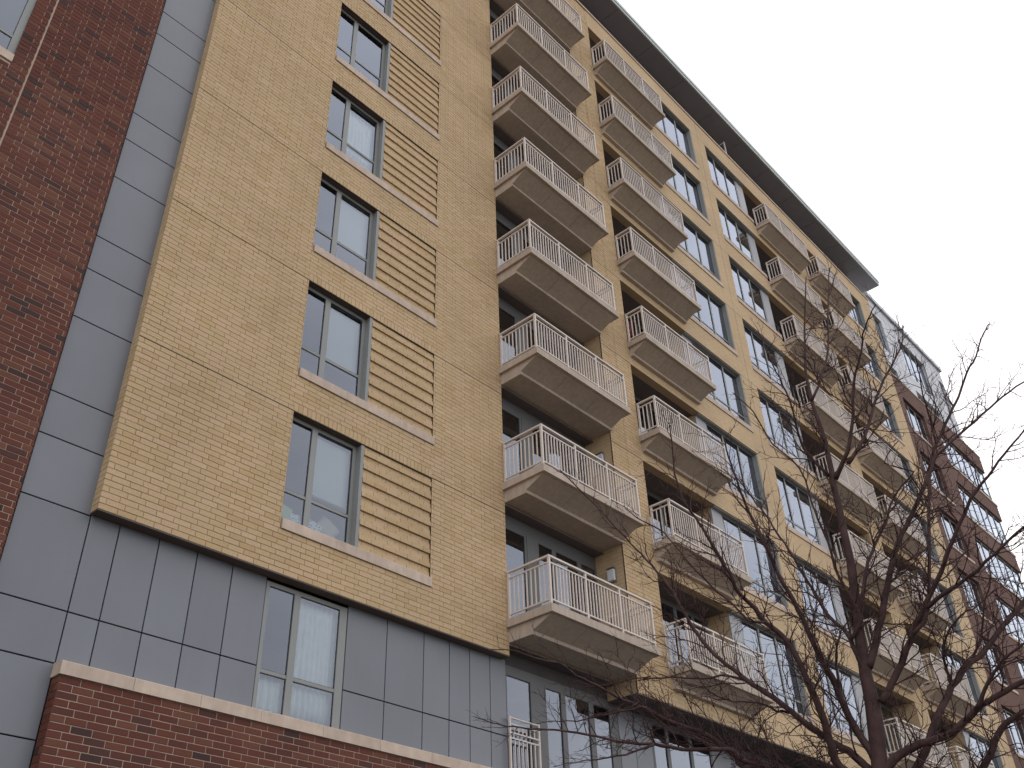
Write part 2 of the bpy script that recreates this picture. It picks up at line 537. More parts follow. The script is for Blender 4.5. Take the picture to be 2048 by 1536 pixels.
build(mm_, 'mortar', 'tan_mortar', wall_o)
st = MB()
for z in levels:
    st.box(TX0 - 0.0005, TX1 - 0.001, YT + 0.0035, YT + 0.03, z - 0.006, z + 0.018)
build(st, 'sealant_joint', 'sealant_dark', wall_o)
ls = MB(); ls.box(TX0 + 0.001, TX1 - 0.001, YT + 0.001, YG - 0.003, ZB - 0.022, ZB - 0.001)
build(ls, 'steel_angle', 'lintel', tan)
ld = MB(); ld.box(TX1 - 0.0125, TX1 - 0.002, YT + 0.012, 0.24, ZB + 0.002, ZT)
build(ld, 'brick_return', 'tan_sheet', tan)

# corbelled brick panels beside the windows
corb = MB(); corb_back = MB()
for k in range(NF):
    zt = Z0 + k * HP
    for c in range(22):
        z = zt - (c + 1) * CH
        step = {0: 0.03, 1: 0.006}.get(c, None) if c < 2 else (0.042, 0.022, 0.002)[(c - 2) % 3]
        off = 0.0 if c % 2 else BL / 3
        xx = 10.44 + off - BL
        while xx < 12.262:
            p, q = max(xx, 10.44), min(xx + BL, 12.262)
            if q - p > 0.03:
                corb.box(p + 0.004, q - 0.004, YT + step + random.uniform(-.001, .001), YT + 0.08, z + 0.004, z + CH - 0.003, random.random(), skip='b')
            xx += BL
    corb_back.box(10.435, 12.268, YT + 0.06, YT + 0.19, zt - 22 * CH - 0.003, zt - 0.002)
cb = build(corb_back, 'corbelled_panel', 'tan_mortar', tan, (11.35, 0, Z0))
o = build(corb, 'brick', 'tan_brick', cb); o['kind'] = 'stuff'

# sills
for k in range(NF):
    zs = Z0 - 24 * CH + k * HP
    for a, b in ((8.72, 9.902), (9.905, 11.098), (11.101, 12.295)):
        s = MB(); s.prism([(-0.035, zs + 0.004), (0.18, zs + 0.004), (0.18, zs + 2 * CH + 0.015), (-0.03, zs + 2 * CH - 0.004), (-0.035, zs + 2 * CH - 0.012)], a, b)
        build(s, 'sill_stone', 'stone', tan, ((a + b) / 2, 0, zs))

# ------------------------------------------------------------------ windows
def window(parent, x0, x1, z0, z1, y, cols, transom=None, fw=0.06, mw=0.09, depth=0.09, name='window', mat='frame'):
    """frame mesh with a pane for each light; cols are the pane edges in x"""
    f = MB()
    f.box(x0, cols[0][0], y, y + depth, z0, z1)
    f.box(cols[-1][1], x1, y, y + depth, z0, z1)
    a, b = cols[0][0], cols[-1][1]
    f.box(a, b, y, y + depth, z1 - fw, z1)
    f.box(a, b, y, y + depth, z0, z0 + fw)
    for (p, q), (r_, s_) in zip(cols, cols[1:]):
        f.box(q, r_, y - 0.004, y + depth, z0 + fw, z1 - fw)
    rows = [(z0 + fw, z1 - fw)]
    if transom:
        for p, q in cols:
            f.box(p, q, y + 0.008, y + depth, transom - 0.03, transom + 0.03)
        rows = [(z0 + fw, transom - 0.03), (transom + 0.03, z1 - fw)]
    w = build(f, name, mat, parent, ((x0 + x1) / 2, y, z0))
    gk = MB()
    for p, q in cols:
        for c, d in rows:
            t = 0.009
            yb = y + 0.018
            gk.box(p, p + t, yb - 0.004, yb + 0.02, c, d); gk.box(q - t, q, yb - 0.004, yb + 0.02, c, d)
            gk.box(p + t, q - t, yb - 0.004, yb + 0.02, c, c + t); gk.box(p + t, q - t, yb - 0.004, yb + 0.02, d - t * 1.4, d)
            g_ = MB(); g_.quad((p + t, yb + 0.006, c + t), (q - t, yb + 0.006, c + t), (q - t, yb + 0.006, d - t * 1.4), (p + t, yb + 0.006, d - t * 1.4))
            build(g_, 'pane', 'glass', w, ((p + q) / 2, y, c))
    build(gk, 'gasket', 'frame_dark', w)
    return w

# windows in the tan wall
yw = 0.15
w0 = None
for k in range(NF):
    dz = k * HP
    if w0 is None:
        w0 = window(tan, 8.70, 10.44, Z0 - 22 * CH + 0.012, Z0 - 0.005, yw, [(8.775, 9.27), (9.40, 10.27)], Z0 - 22 * CH + 0.66, fw=0.075, mw=0.13)
        j = MB(); j.box(10.36, 10.436, 0.012, yw - 0.001, Z0 - 22 * CH + 0.012, Z0 - 0.004)
        build(j, 'jamb_panel', 'frame', w0)
        j = MB(); j.box(8.705, 10.436, 0.004, yw + 0.04, Z0 - 0.003, Z0 + 0.012)
        build(j, 'steel_lintel', 'lintel', w0)
    else:
        copy_tree(w0, tan, (0, 0, dz))

# ------------------------------------------------------------------ grey metal panels
PZ = [3.4, 4.41, 5.43, 6.45, 7.19, 8.69]
z = 8.69
k = 0
while z < 33:
    base = 8.69 + k * HP
    PZ += [base + 1.025, base + 1.775, base + 3.29 if k >= 0 else 0]
    k += 1; z = PZ[-1]
PZ = sorted(set(PZ)); PZ = [3.4, 4.41, 5.43, 6.45, 7.19] + [8.69 + HP * i + d for i in range(8) for d in (0, 1.025, 1.775)]
PG = 0.019
def panel(x0, x1, z0, z1, y=YG, mat='panel'):
    p = MB(); e = PG / 2
    c = 0.004
    a0, a1, b0, b1 = x0 + e, x1 - e, z0 + e, z1 - e
    p.v = [(a0 + c, y, b0 + c), (a1 - c, y, b0 + c), (a1 - c, y, b1 - c), (a0 + c, y, b1 - c), (a0, y + c, b0), (a1, y + c, b0), (a1, y + c, b1), (a0, y + c, b1),
           (a0, y + .03, b0), (a1, y + .03, b0), (a1, y + .03, b1), (a0, y + .03, b1)]
    p.f = [(0, 1, 2, 3), (0, 4, 5, 1), (1, 5, 6, 2), (2, 6, 7, 3), (3, 7, 4, 0), (4, 8, 9, 5), (5, 9, 10, 6), (6, 10, 11, 7), (7, 11, 8, 4), (11, 10, 9, 8)]
    p.t = [0.5] * 10
    return build(p, 'metal_panel', mat, tan, ((x0 + x1) / 2, y, z0))
for a, b in zip(PZ, PZ[1:]):
    panel(4.47, 5.545, a, b)
xs1 = [5.545, 6.02, 6.69, 7.37, 8.04, 8.72]
xs2 = [10.48, 11.42, 12.35, 13.03, 13.59, 14.17, 14.64]
for xs in (xs1, xs2):
    for a, b in zip(xs, xs[1:]):
        panel(a, b, 6.3, 7.19); panel(a, b, 7.19, 8.74)
bk = MB(); bk.box(4.46, 8.74, YG + 0.031, YG + 0.05, 3.2, 8.80); bk.box(10.47, 14.66, YG + 0.031, YG + 0.05, 3.2, 8.80); bk.box(4.46, 5.6, YG + 0.031, YG + 0.05, 8.8, ZT)
bk.box(8.74, 10.47, YG + 0.031, YG + 0.05, 3.2, 6.5)
build(bk, 'backing_board', 'gap', tan)
# window among the panels
wp = window(tan, 8.727, 10.472, 6.45, 8.66, YG + 0.01, [(8.80, 9.315), (9.445, 10.31)], 7.14, fw=0.075)
so = MB(); so.box(TX0 + 0.06, TX1, YT + 0.02, YG + 0.03, 8.745, 8.80)
build(so, 'soffit_board', 'gap', tan)

# ------------------------------------------------------------------ red brick base with its stone cap
BX0, BY = 5.553, 0.0
base = MB(); base.box(BX0 + 0.01, 14.64, BY + 0.008, YG + 0.02, 0.0, 6.243)
base_o = build(base, 'base_wall', 'red_mortar', tan, (10, 0, 0))
bb = brick_list(BX0, 14.64, 6.243 - 34 * CH, 6.243, [], 6.243 - 60 * CH, -0.1, (), 0.0135)
lay_bricks(bb, BY, base_o, 'red_brick', 'red_brick', 300)
rr = MB()
for i in range(34):
    z = 6.243 - (i + 1) * CH
    s_ = 0.105 if i % 2 else 0.0
    rr.box(BX0 - 0.0012, BX0 + 0.04, BY + 0.003 + s_, YG + 0.002, z + 0.005, z + CH - 0.005, random.random(), skip='r')
    if s_: rr.box(BX0 - 0.0012, BX0 + 0.04, BY + 0.003, BY + s_ - 0.007, z + 0.005, z + CH - 0.005, random.random(), skip='r')
o = build(rr, 'red_brick', 'red_brick', base_o); o['kind'] = 'stuff'
lo = MB(); lo.box(BX0 + 0.002, 14.63, BY + 0.001, BY + 0.007, 0, 6.243 - 34 * CH)
build(lo, 'brickwork', 'red_sheet', base_o)
cj = [BX0 - 0.03, 6.597, 7.675, 8.741, 9.941, 11.159, 12.357, 13.55, 14.66]
for a, b in zip(cj, cj[1:]):
    s = MB(); s.prism([(-0.037, 6.247), (YG - 0.003, 6.247), (YG - 0.003, 6.45), (-0.03, 6.43), (-0.037, 6.42)], a + 0.003, b - 0.003)
    build(s, 'cap_stone', 'stone', tan, ((a + b) / 2, 0, 6.247))

# ------------------------------------------------------------------ bay with balconies (face at YP)
COLS = [  # loggia x range, balcony slab x range, window x range, infill panel x range
    dict(log=(19.48, 23.05), slab=(19.45, 23.17), win=(23.62, 26.52), pan=(23.05, 23.62)),
    dict(log=(30.95, 34.80), slab=(31.08, 34.90), win=(27.62, 30.35), pan=(30.35, 30.95)),
    dict(log=(35.85, 39.35), slab=(35.82, 39.30), win=(39.9, 42.50), pan=(39.35, 39.9)),
]
PX0, PX1 = 18.10, 43.95
FL = 9.487                      # balcony floor of the first row
yholes = []
for c in COLS:
    x0 = min(c['log'][0], c['win'][0]); x1 = max(c['log'][1], c['win'][1])
    for k in range(NF):
        yholes.append((c['log'][0], c['log'][1], FL - 0.02 + k * HP, Z0 + k * HP))
        a, b = min(c['win'][0], c['pan'][0]), max(c['win'][1], c['pan'][1])
        yholes.append((a, b, Z0 - 24 * CH + k * HP, Z0 + k * HP))
YB = 8.62
bay = MB()
for a, b, c, d in solid_rects(PX0 + 0.003, PX1, YB, ZT, yholes + [(PX0, 19.475, YB - 1, ZT + 1)]):
    bay.box(a, b, YP, YP + 0.25, c, d)
bay_o = build(bay, 'bay_wall', 'tan_sheet', tan, (31, YP, YB))
pier = MB(); pier.box(PX0 + 0.004, 19.478, YP + 0.009, YP + 0.25, YB, ZT)
pier_o = build(pier, 'pier_wall', 'tan_mortar', tan, (18.8, YP, YB))
pb = brick_list(PX0, 19.48, YB, ZT, [(18.762, 18.774, 0, 99)], Z0, 0.0, levels)
lay_bricks(pb, YP, pier_o, 'tan_brick', 'pier_brick', 0)
side = MB(); side.box(PX0, PX0 + 0.004, YP + 0.002, 0.26, YB + 0.003, ZT)
build(side, 'pier_side', 'tan_sheet', tan)
vj = MB(); vj.box(18.7625, 18.7735, YP + 0.003, YP + 0.02, YB, ZT)
for z in levels:
    vj.box(PX0 + 0.002, 19.478, YP + 0.0035, YP + 0.02, z - 0.006, z + 0.018)
build(vj, 'sealant_joint', 'sealant_dark', pier_o)
sj = MB()
for z in levels:
    for a, b in ((26.525, 27.615), (34.805, 35.845), (42.505, PX1)):
        sj.box(a, b, YP - 0.0005, YP + 0.02, z - 0.006, z + 0.01)
for x in (27.07, 35.3, 43.2):
    sj.box(x - 0.006, x + 0.006, YP - 0.0005, YP + 0.02, YB, ZT)
build(sj, 'sealant_joint', 'sealant_dark', bay_o)
an = MB(); an.box(PX0 + 0.002, PX1, YP + 0.003, YP + 0.2, YB - 0.03, YB - 0.002)
build(an, 'steel_angle', 'lintel', tan)
sf = MB(); sf.box(PX0 + 0.02, PX1, YP + 0.205, 0.9, YB - 0.012, YB + 0.1)
build(sf, 'soffit_board', 'soffit_dark', tan)

# loggia interiors: ceilings, side walls, floors
for c in COLS:
    for k in range(NF):
        dz = k * HP
        x0, x1 = c['log']
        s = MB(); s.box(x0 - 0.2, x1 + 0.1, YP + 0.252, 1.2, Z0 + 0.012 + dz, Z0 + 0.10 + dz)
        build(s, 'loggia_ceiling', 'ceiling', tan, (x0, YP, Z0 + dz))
        s = MB(); s.box(x0 - 0.2, x1 + 0.1, YP + 0.252, 1.2, FL - 0.2 + dz, FL + dz)
        build(s, 'loggia_floor', 'concrete', tan, (x0, YP, FL + dz))
    sw = MB()
    if c['pan'][0] >= c['log'][1] - 0.01:
        sw.box(c['log'][0] - 0.2, c['log'][0] - 0.002, YP + 0.251, 0.26, YB + 0.1, ZT)
        sw.box(c['log'][1] + 0.002, c['log'][1] + 0.06, YP + 0.2, 0.26, YB + 0.1, ZT)
    else:
        sw.box(c['log'][1] + 0.002, c['log'][1] + 0.2, YP + 0.251, 0.26, YB + 0.1, ZT)
        sw.box(c['log'][0] - 0.06, c['log'][0] - 0.002, YP + 0.2, 0.26, YB + 0.1, ZT)
    build(sw, 'loggia_side', 'tan_sheet', tan, (c['log'][0], YP, YB))
# recessed column next to the tan wall
for k in range(-1, NF):
    dz = k * HP
    zc = 12.19 + dz
    s = MB(); s.box(TX1 + 0.001, PX0 - 0.002, 0.02, 1.2, zc + 0.02, FL + HP + dz)
    lc = build(s, 'loggia_floor', 'concrete', tan, (16.3, 0, zc))
    for a, b in ((TX1 + 0.002, 15.70), (15.70, 16.95), (16.95, PX0 - 0.003)):
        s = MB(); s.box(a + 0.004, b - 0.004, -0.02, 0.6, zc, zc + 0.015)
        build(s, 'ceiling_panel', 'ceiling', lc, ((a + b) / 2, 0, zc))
fin = MB(); fin.box(TX1 + 0.0, PX0, 0.26, 0.9, 34.8, ZT)
build(fin, 'wall_top', 'tan_sheet', tan)

def glazing(x0, x1, z0, z1, y, cols, head, transom=None):
    """glazed wall at the back of a loggia"""
    w = window(tan, x0, x1, z0, z1, y, cols, transom, fw=0.07, name='window_wall', mat='frame_shade')
    return w
G1 = [(14.60, 15.43), (15.92, 16.40), (16.55, 17.34), (17.50, 18.02)]
gw = glazing(TX1 + 0.003, PX0 - 0.003, FL + 0.02, 11.90, 0.25, G1, 12.2)
hd = MB(); hd.box(TX1 + 0.003, PX0 - 0.003, 0.262, 0.34, 11.90, 12.20)
build(hd, 'header_panel', 'frame_shade', gw)
pp = MB(); pp.box(15.50, 15.86, 0.235, 0.249, FL + 0.02, 11.88)
build(pp, 'mullion_cover', 'frame_shade', gw)
for k in range(1, NF):
    copy_tree(gw, tan, (0, 0, k * HP))
# glazing of the storey under the balconies
gl0 = glazing(14.645, 18.42, 4.9, 8.52, 0.26, [(14.70, 15.43), (15.92, 16.42), (16.57, 17.38), (17.55, 18.12)], 8.7, 6.55)
hd = MB(); hd.box(14.645, 18.42, 0.272, 0.34, 8.521, 8.66)
build(hd, 'header_panel', 'frame_shade', gl0)
hd = MB(); hd.box(14.645, 18.42, 0.280, 0.34, 8.661, 9.0)
build(hd, 'header_board', 'soffit_dark', gl0)
for a, b in ((18.43, 19.03), (19.03, 19.70)):
    panel(a, b, 4.9, 8.6, 0.26)
xx = 19.70
while xx < 42:
    glazing(xx, xx + 2.6, 4.9, 8.52, 0.26, [(xx + .08, xx + .6), (xx + .72, xx + 1.6), (xx + 1.72, xx + 2.52)], 8.7, 6.55)
    panel(xx + 2.6, xx + 3.5, 4.9, 8.6, 0.26)
    panel(xx + 3.5, xx + 4.4, 4.9, 8.6, 0.26)
    xx += 4.4
lowb = MB(); lowb.box(14.65, 44, 0.291, 0.33, 8.53, 8.62); lowb.box(14.645, 44.0, 0.25, 0.7, 0, 4.9)
build(lowb, 'plinth_wall', 'panel', tan)
# back walls of the other loggias
for c in COLS:
    x0, x1 = c['log']
    w_ = x1 - x0
    cols = [(x0 + .1, x0 + .9), (x0 + 1.05, x0 + 1.9), (x0 + 2.05, x0 + 2.75), (x0 + 2.9, x1 - .12)]
    g0 = glazing(x0, x1, FL + 0.02, Z0 - 0.08, 0.25, cols, Z0)
    hd = MB(); hd.box(x0, x1, 0.262, 0.3, Z0 - 0.079, Z0 + 0.011); build(hd, 'header_panel', 'frame_shade', g0)
    for k in range(1, NF):
        copy_tree(g0, tan, (0, 0, k * HP))
# windows and infill panels of the bay
for c in COLS:
    x0, x1 = c['win']
    zlo, zhi = Z0 - 22 * CH, Z0 - 0.004
    n3 = (x1 - x0 - 0.16 - 0.14)
    a = x0 + 0.09
    ww = (x1 - x0 - 0.30) / 3
    cols = [(x0 + .08 + i * (ww + .07), x0 + .08 + i * (ww + .07) + ww) for i in range(3)]
    w1 = window(tan, x0, x1, zlo + 0.01, zhi, YP + 0.16, cols, zlo + 0.46, fw=0.07)
    if c['pan'][0] > x0:
        jb = (c['pan'][1], x0)
    j = MB()
    if x1 > c['pan'][1]: j.box(x1 - 0.06, x1 - 0.004, YP + 0.012, YP + 0.159, zlo + 0.01, zhi)
    j.box(min(x0, c['pan'][0]), max(x1, c['pan'][1]) - 0.062, YP + 0.03, YP + 0.158, zhi - 0.03, zhi - 0.001)
    build(j, 'jamb_panel', 'frame', w1)
    q = MB(); q.box(c['pan'][0] + 0.004, c['pan'][1] - 0.004, YP + 0.15, YP + 0.19, zlo + 0.005, zhi - 0.035)
    build(q, 'infill_panel', 'panel_light', w1)
    s = MB(); zs = Z0 - 24 * CH
    sx0, sx1 = min(x0, c['pan'][0]), max(x1, c['pan'][1])
    s.prism([(YP - 0.035, zs + 0.004), (YP + 0.24, zs + 0.004), (YP + 0.24, zs + 2 * CH + 0.01), (YP - 0.03, zs + 2 * CH - 0.008)], sx0 + (0.0 if x0 < c['pan'][0] else 0.1), sx1 + (0.03 if x1 > c['pan'][1] else -0.02))
    build(s, 'sill_stone', 'stone', w1)
    for k in range(1, NF):
        copy_tree(w1, tan, (0, 0, k * HP))
cp = MB(); cp.box(TX0 - 0.03, 18.0, YT - 0.04, 0.5, ZT, ZT + 0.09)
cp.box(18.05, PX1 + 0.0, YP - 0.04, 0.0, ZT + 0.001, ZT + 0.09)
build(cp, 'coping', 'stone', tan)

# ------------------------------------------------------------------ balconies
n_bal = 0
def balcony(x0, x1, yf, yr, dz, single):
    """slab with its haunch, posts, rails and balusters"""
    zb, zt = 9.31 + dz, FL + dz
    s = MB(); s.box(x0, x1, yf, yr, zb, zt)
    b = build(s, 'balcony', 'concrete', tan, ((x0 + x1) / 2, yf, zb))
    s = MB()
    yk = yf + (0.59 if yr > -0.3 else 0.55)
    s.prism([(yf + 0.10, zb + 0.012), (yf + 0.10, zb - 0.012), (yk, zb - 0.225), (yk + 0.005, zb - 0.30), (yr, zb - 0.30), (yr, zb + 0.012)], x0 + 0.07, x1 - 0.10)
    build(s, 'haunch', 'concrete', b)
    s = MB()
    for f_ in (0.34, 0.67):
        xs_ = x0 + (x1 - x0) * f_
        s.prism([(yf + 0.13, zb - 0.0275), (yf + 0.13, zb - 0.0285), (yk - 0.02, zb - 0.2175), (yk - 0.02, zb - 0.2165)], xs_ - 0.005, xs_ + 0.005)
    build(s, 'formwork_seam', 'seam', b)
    e = 0.075
    xa, xb, ya, yb = x0 + e, x1 - e, yf + e, yr - 0.04
    zr, z2, z3 = zt + 1.07, zt + 0.93, zt + 0.115
    L = xb - xa
    posts = [(xa, ya), (xa + L / 3, ya), (xa + 2 * L / 3, ya), (xb, ya), (xa, yb), (xb, yb)]
    pw = 0.025
    for x, y in posts:
        p = MB(); p.box(x - pw, x + pw, y - pw, y + pw, zt + 0.002, zr - 0.021)
        build(p, 'post', 'rail', b, (x, y, zt))
    for z, h, d in ((zr, 0.021, 0.03), (z2, 0.016, 0.018), (z3, 0.016, 0.018)):
        if z == zr:
            r_ = MB(); r_.box(xa - d, xb + d, ya - d, ya + d, z - h, z + h); build(r_, 'rail', 'rail', b, ((xa + xb) / 2, ya, z))
            for x in (xa, xb):
                r_ = MB(); r_.box(x - d, x + d, ya + d + 0.001, yb + d, z - h, z + h); build(r_, 'rail', 'rail', b, (x, (ya + yb) / 2, z))
        else:
            for i in range(3):
                p, q = xa + L / 3 * i + pw, xa + L / 3 * (i + 1) - pw
                r_ = MB(); r_.box(p, q, ya - d, ya + d, z - h, z + h); build(r_, 'rail', 'rail', b, ((p + q) / 2, ya, z))
            for x in (xa, xb):
                r_ = MB(); r_.box(x - d, x + d, ya + pw, yb - pw, z - h, z + h); build(r_, 'rail', 'rail', b, (x, (ya + yb) / 2, z))
    sp = []
    for i in range(3):
        p, q = xa + L / 3 * i + pw, xa + L / 3 * (i + 1) - pw
        nb = 10 if L > 3.3 else 9
        for j in range(1, nb + 1):
            sp.append((p + (q - p) * j / (nb + 1), ya))
    W = yb - ya
    nb = max(3, round((W - 0.05) / 0.125) - 1)
    for x in (xa, xb):
        for j in range(1, nb + 1):
            sp.append((x, ya + pw + (W - 2 * pw) * j / (nb + 1)))
    h = 0.0118
    if single:
        mb = MB(); mb.box(-h, h, -h, h, 0.016, z2 - z3 - 0.016)
        me = mb.mesh('baluster', 'rail')
        for x, y in sp:
            link('baluster', me, b, (x, y, z3))
    else:
        mb = MB()
        for x, y in sp:
            mb.box(x - h, x + h, y - h, y + h, z3 + 0.016, z2 - 0.016)
        o = build(mb, 'baluster', 'rail', b); o['kind'] = 'stuff'
    return b
for k in range(NF):
    balcony(14.45, 18.20, -1.245, 0.0, k * (HP + 0.006), k < 7)
b2 = {}
for ci, c in enumerate(COLS):
    for k in range(NF):
        balcony(c['slab'][0], c['slab'][1], -1.27, YP, k * HP, False)

# window guard in front of the lower glazing
gd = MB(); gd.box(14.60, 14.64, 0.12, 0.16, 5.2, 7.57); gd.box(15.475, 15.515, 0.12, 0.16, 5.2, 7.57)
gd_o = build(gd, 'window_guard', 'rail', tan, (15.05, 0.14, 5.2))
for z in (7.545, 7.42, 7.255, 7.15):
    r_ = MB(); r_.box(14.641, 15.474, 0.125, 0.155, z - 0.014, z + 0.014); build(r_, 'rail', 'rail', gd_o, (15.05, 0.14, z))
for i in range(1, 7):
    x = 14.64 + 0.835 * i / 7
    r_ = MB(); r_.box(x - 0.01, x + 0.01, 0.13, 0.15, 7.27, 7.405); r_.box(x - 0.01, x + 0.01, 0.13, 0.15, 5.3, 7.135)
    build(r_, 'baluster', 'rail', gd_o, (x, 0.14, 5.3))

# ------------------------------------------------------------------ roof of the tan block
ZR = 37.8
RX0, RX1 = 2.0, 45.75
pw_ = MB(); pw_.box(4.0, 43.8, 0.03, 0.25, ZT - 0.02, ZR)
build(pw_, 'penthouse_wall', 'panel', tan)
rf = MB(); rf.box(RX0, RX1, -0.90, 9.0, ZR + 0.02, ZR + 0.30)
roof = build(rf, 'roof', 'soffit', tan, (24, 0, ZR))
x = RX0
while x < RX1 - 0.1:
    x2 = min(x + 2.44, RX1)
    s = MB(); s.box(x + 0.008, x2 - 0.008, -0.90, 3.0, ZR, ZR + 0.018)
    build(s, 'soffit_panel', 'soffit', roof, ((x + x2) / 2, 0, ZR)); x = x2
s = MB(); s.box(RX0 - 0.03, RX1 + 0.03, -0.955, -0.905, ZR + 0.0, ZR + 0.13); s.box(RX0 - 0.04, RX1 + 0.04, -0.99, -0.956, ZR + 0.16, ZR + 0.34); s.box(RX0 - 0.03, RX1 + 0.03, -0.956, -0.905, ZR + 0.131, ZR + 0.34)
build(s, 'roof_edge', 'fascia', roof)
s = MB(); s.box(RX1 + 0.001, RX1 + 0.06, -0.904, 9.0, ZR + 0.0, ZR + 0.34)
build(s, 'roof_edge', 'fascia', roof)
for i in range(18):                                   # terrace rail behind the coping
    x = 19.0 + i * 1.36
    p = MB(); p.box(x - 0.02, x + 0.02, YP + 0.12, YP + 0.16, ZT + 0.09, ZT + 0.42)
    build(p, 'terrace_post', 'rail', tan, (x, YP, ZT))
p = MB(); p.box(18.98, 42.2, YP + 0.125, YP + 0.155, ZT + 0.42, ZT + 0.45)
build(p, 'terrace_rail', 'rail', tan)
p = MB(); p.box(30.06, 30.11, YP + 0.12, YP + 0.17, ZT + 0.09, ZT + 1.35)
p.box(30.07, 30.10, YP + 0.171, 0.0, ZT + 1.30, ZT + 1.33); p.box(30.07, 30.10, YP + 0.171, 0.0, ZT + 0.75, ZT + 0.78)
build(p, 'terrace_screen', 'rail', tan)

# shell and rooms behind the glass
sh = MB()
sh.box(4.5, 43.9, 4.2, 4.4, 0, ZT); sh.box(4.5, 43.9, 0.5, 4.2, ZT - 0.4, ZT - 0.2)
sh.box(4.47, 4.6, 0.32, 4.2, 0, ZT - 0.4); sh.box(43.8, 43.9, 0.32, 4.2, 0, ZT - 0.4)
for x in (7.4, 12.35, 18.2, 23.2, 27.2, 30.7, 35.3, 39.5):
    sh.box(x, x + 0.14, 0.42, 4.19, 0.1, ZT - 0.42)
for k in range(-1, NF):
    sh.box(4.62, 43.79, 0.40, 4.18, FL - 0.25 + k * HP, FL - 0.02 + k * HP)
sh.box(7.54, 7.60, 0.2, 0.42, 8.8, ZT - .5); sh.box(12.33, 12.349, 0.2, 0.42, 8.8, ZT - .5)
build(sh, 'room_shell', 'inside', tan)

# ------------------------------------------------------------------ red building at the left edge
RY = 0.16
RHX = [(-0.6, 2.275, 16.25, 18.75), (-0.6, 2.275, 16.25 + HP, 18.75 + HP), (-0.6, 2.275, 16.25 - HP, 18.75 - HP), (-0.6, 2.275, 16.25 - 2 * HP, 18.75 - 2 * HP)]
wl = MB()
for a, b, c, d in solid_rects(-3.0, 4.435, 0, 26, RHX):
    wl.box(a, b, RY + 0.008, RY + 0.3, c, d)
wl_o = build(wl, 'brick_wall', 'red_mortar', redL, (1.5, RY, 0))
lb = brick_list(-3.0, 4.445, 4.0, 26, RHX + [(2.572, 2.600, 0, 99)], 6.243, -0.02, (), 0.0125)
lay_bricks(lb, RY, wl_o, 'red_brick', 'brick', 300)
s = MB(); s.box(2.5725, 2.5995, RY - 0.0025, RY + 0.02, 4, 26)
build(s, 'sealant_joint', 'sealant_pale', wl_o)
s = MB(); s.box(-2.99, 4.43, RY + 0.002, RY + 0.007, 0, 4.0)
build(s, 'brickwork', 'red_sheet', wl_o)
for h_ in RHX:
    w = window(redL, h_[0], h_[1] - 0.004, h_[2] + 2 * CH, h_[3], RY + 0.05, [(-0.5, 0.75), (0.87, 2.15)], h_[2] + 2 * CH + 0.47, fw=0.08)
    s = MB(); s.prism([(RY - 0.03, h_[2] + .003), (RY + 0.2, h_[2] + .003), (RY + 0.2, h_[2] + 2 * CH + .008), (RY - 0.025, h_[2] + 2 * CH - .005)], h_[0], h_[1])
    build(s, 'sill_stone', 'stone', w)
s = MB(); s.box(-3, 4.4, 4.2, 4.4, 0, 26); s.box(-3, -2.9, 0.47, 4.2, 0, 26); s.box(4.33, 4.43, 0.47, 4.2, 0, 26); s.box(-3, 4.4, 0.4, 4.3, 25.9, 26.1)
for k in range(1, 6):
    s.box(-2.9, 4.32, 0.47, 4.19, 16.0 - k * HP + 2 * HP, 16.15 - k * HP + 2 * HP)
build(s, 'room_shell', 'inside', redL)

# ------------------------------------------------------------------ far red building with silver top
FX0, FX1, FY = 43.955, 56.0, -0.6
FT = 30.9
FP = 3.15
fh = []
for k in range(9):
    zs = 27.75 - FP * k
    fh.append((44.65, 47.35, zs, zs + 2.0))
    fh.append((49.3, FX1 + 1, zs, zs + 2.1))
fw_ = MB()
for a, b, c, d in solid_rects(FX0, FX1, 0, FT, fh):
    fw_.box(a, b, FY - 0.001, FY + 0.3, c, d)
fw_o = build(fw_, 'brick_wall', 'red_sheet', redF, (50, FY, 0))
for k in range(9):
    zs = 27.75 - FP * k
    w = window(redF, 44.65, 47.35, zs + 0.01, zs + 1.99, FY + 0.16, [(44.73, 45.55), (45.63, 46.4), (46.48, 47.27)], zs + 0.45, fw=0.06)
    s = MB(); s.box(44.65, 47.65, FY - 0.04, FY + 0.2, zs - 0.12, zs + 0.008); build(s, 'sill_stone', 'stone', w)
    w = window(redF, 49.3, 55.88, zs + 0.01, zs + 2.09, FY + 0.10, [(49.4 + i * 1.08, 49.4 + i * 1.08 + 1.0) for i in range(6)], zs + 0.45, fw=0.06)
    s = MB(); s.box(49.3, FX1 + 0.03, FY - 0.04, FY + 0.2, zs - 0.12, zs + 0.008); build(s, 'sill_stone', 'stone', w)
    # glazed return round the corner
    s = MB(); s.box(55.88, 55.95, FY + 0.10, FY + 0.17, zs + 0.01, zs + 2.09); s.box(55.88, 55.95, FY + 1.4, FY + 1.47, zs + 0.01, zs + 2.09); s.box(55.88, 55.95, FY + 2.8, FY + 3.0, zs + 0.01, zs + 2.09)
    s.box(55.88, 55.95, FY + 0.171, FY + 2.799, zs + 2.01, zs + 2.09); s.box(55.88, 55.95, FY + 0.171, FY + 2.799, zs + 0.011, zs + 0.09)
    cr_ = build(s, 'window', 'frame', redF, (55.9, FY, zs))
    for a, b in ((0.171, 1.399), (1.471, 2.799)):
        s = MB(); s.box(55.905, 55.92, FY + a, FY + b, zs + 0.09, zs + 2.01); build(s, 'pane', 'glass', cr_)
    s = MB(); s.box(FX1 - 0.3, FX1, FY + 0.301, FY + 12, zs - 1.05, zs); build(s, 'side_spandrel', 'red_sheet', redF, (FX1, FY, zs))
    s = MB(); s.box(44.1, FX1 - 0.31, FY + 0.32, FY + 12, zs - 0.45, zs - 0.2); build(s, 'floor_slab', 'inside', redF, (50, FY, zs))
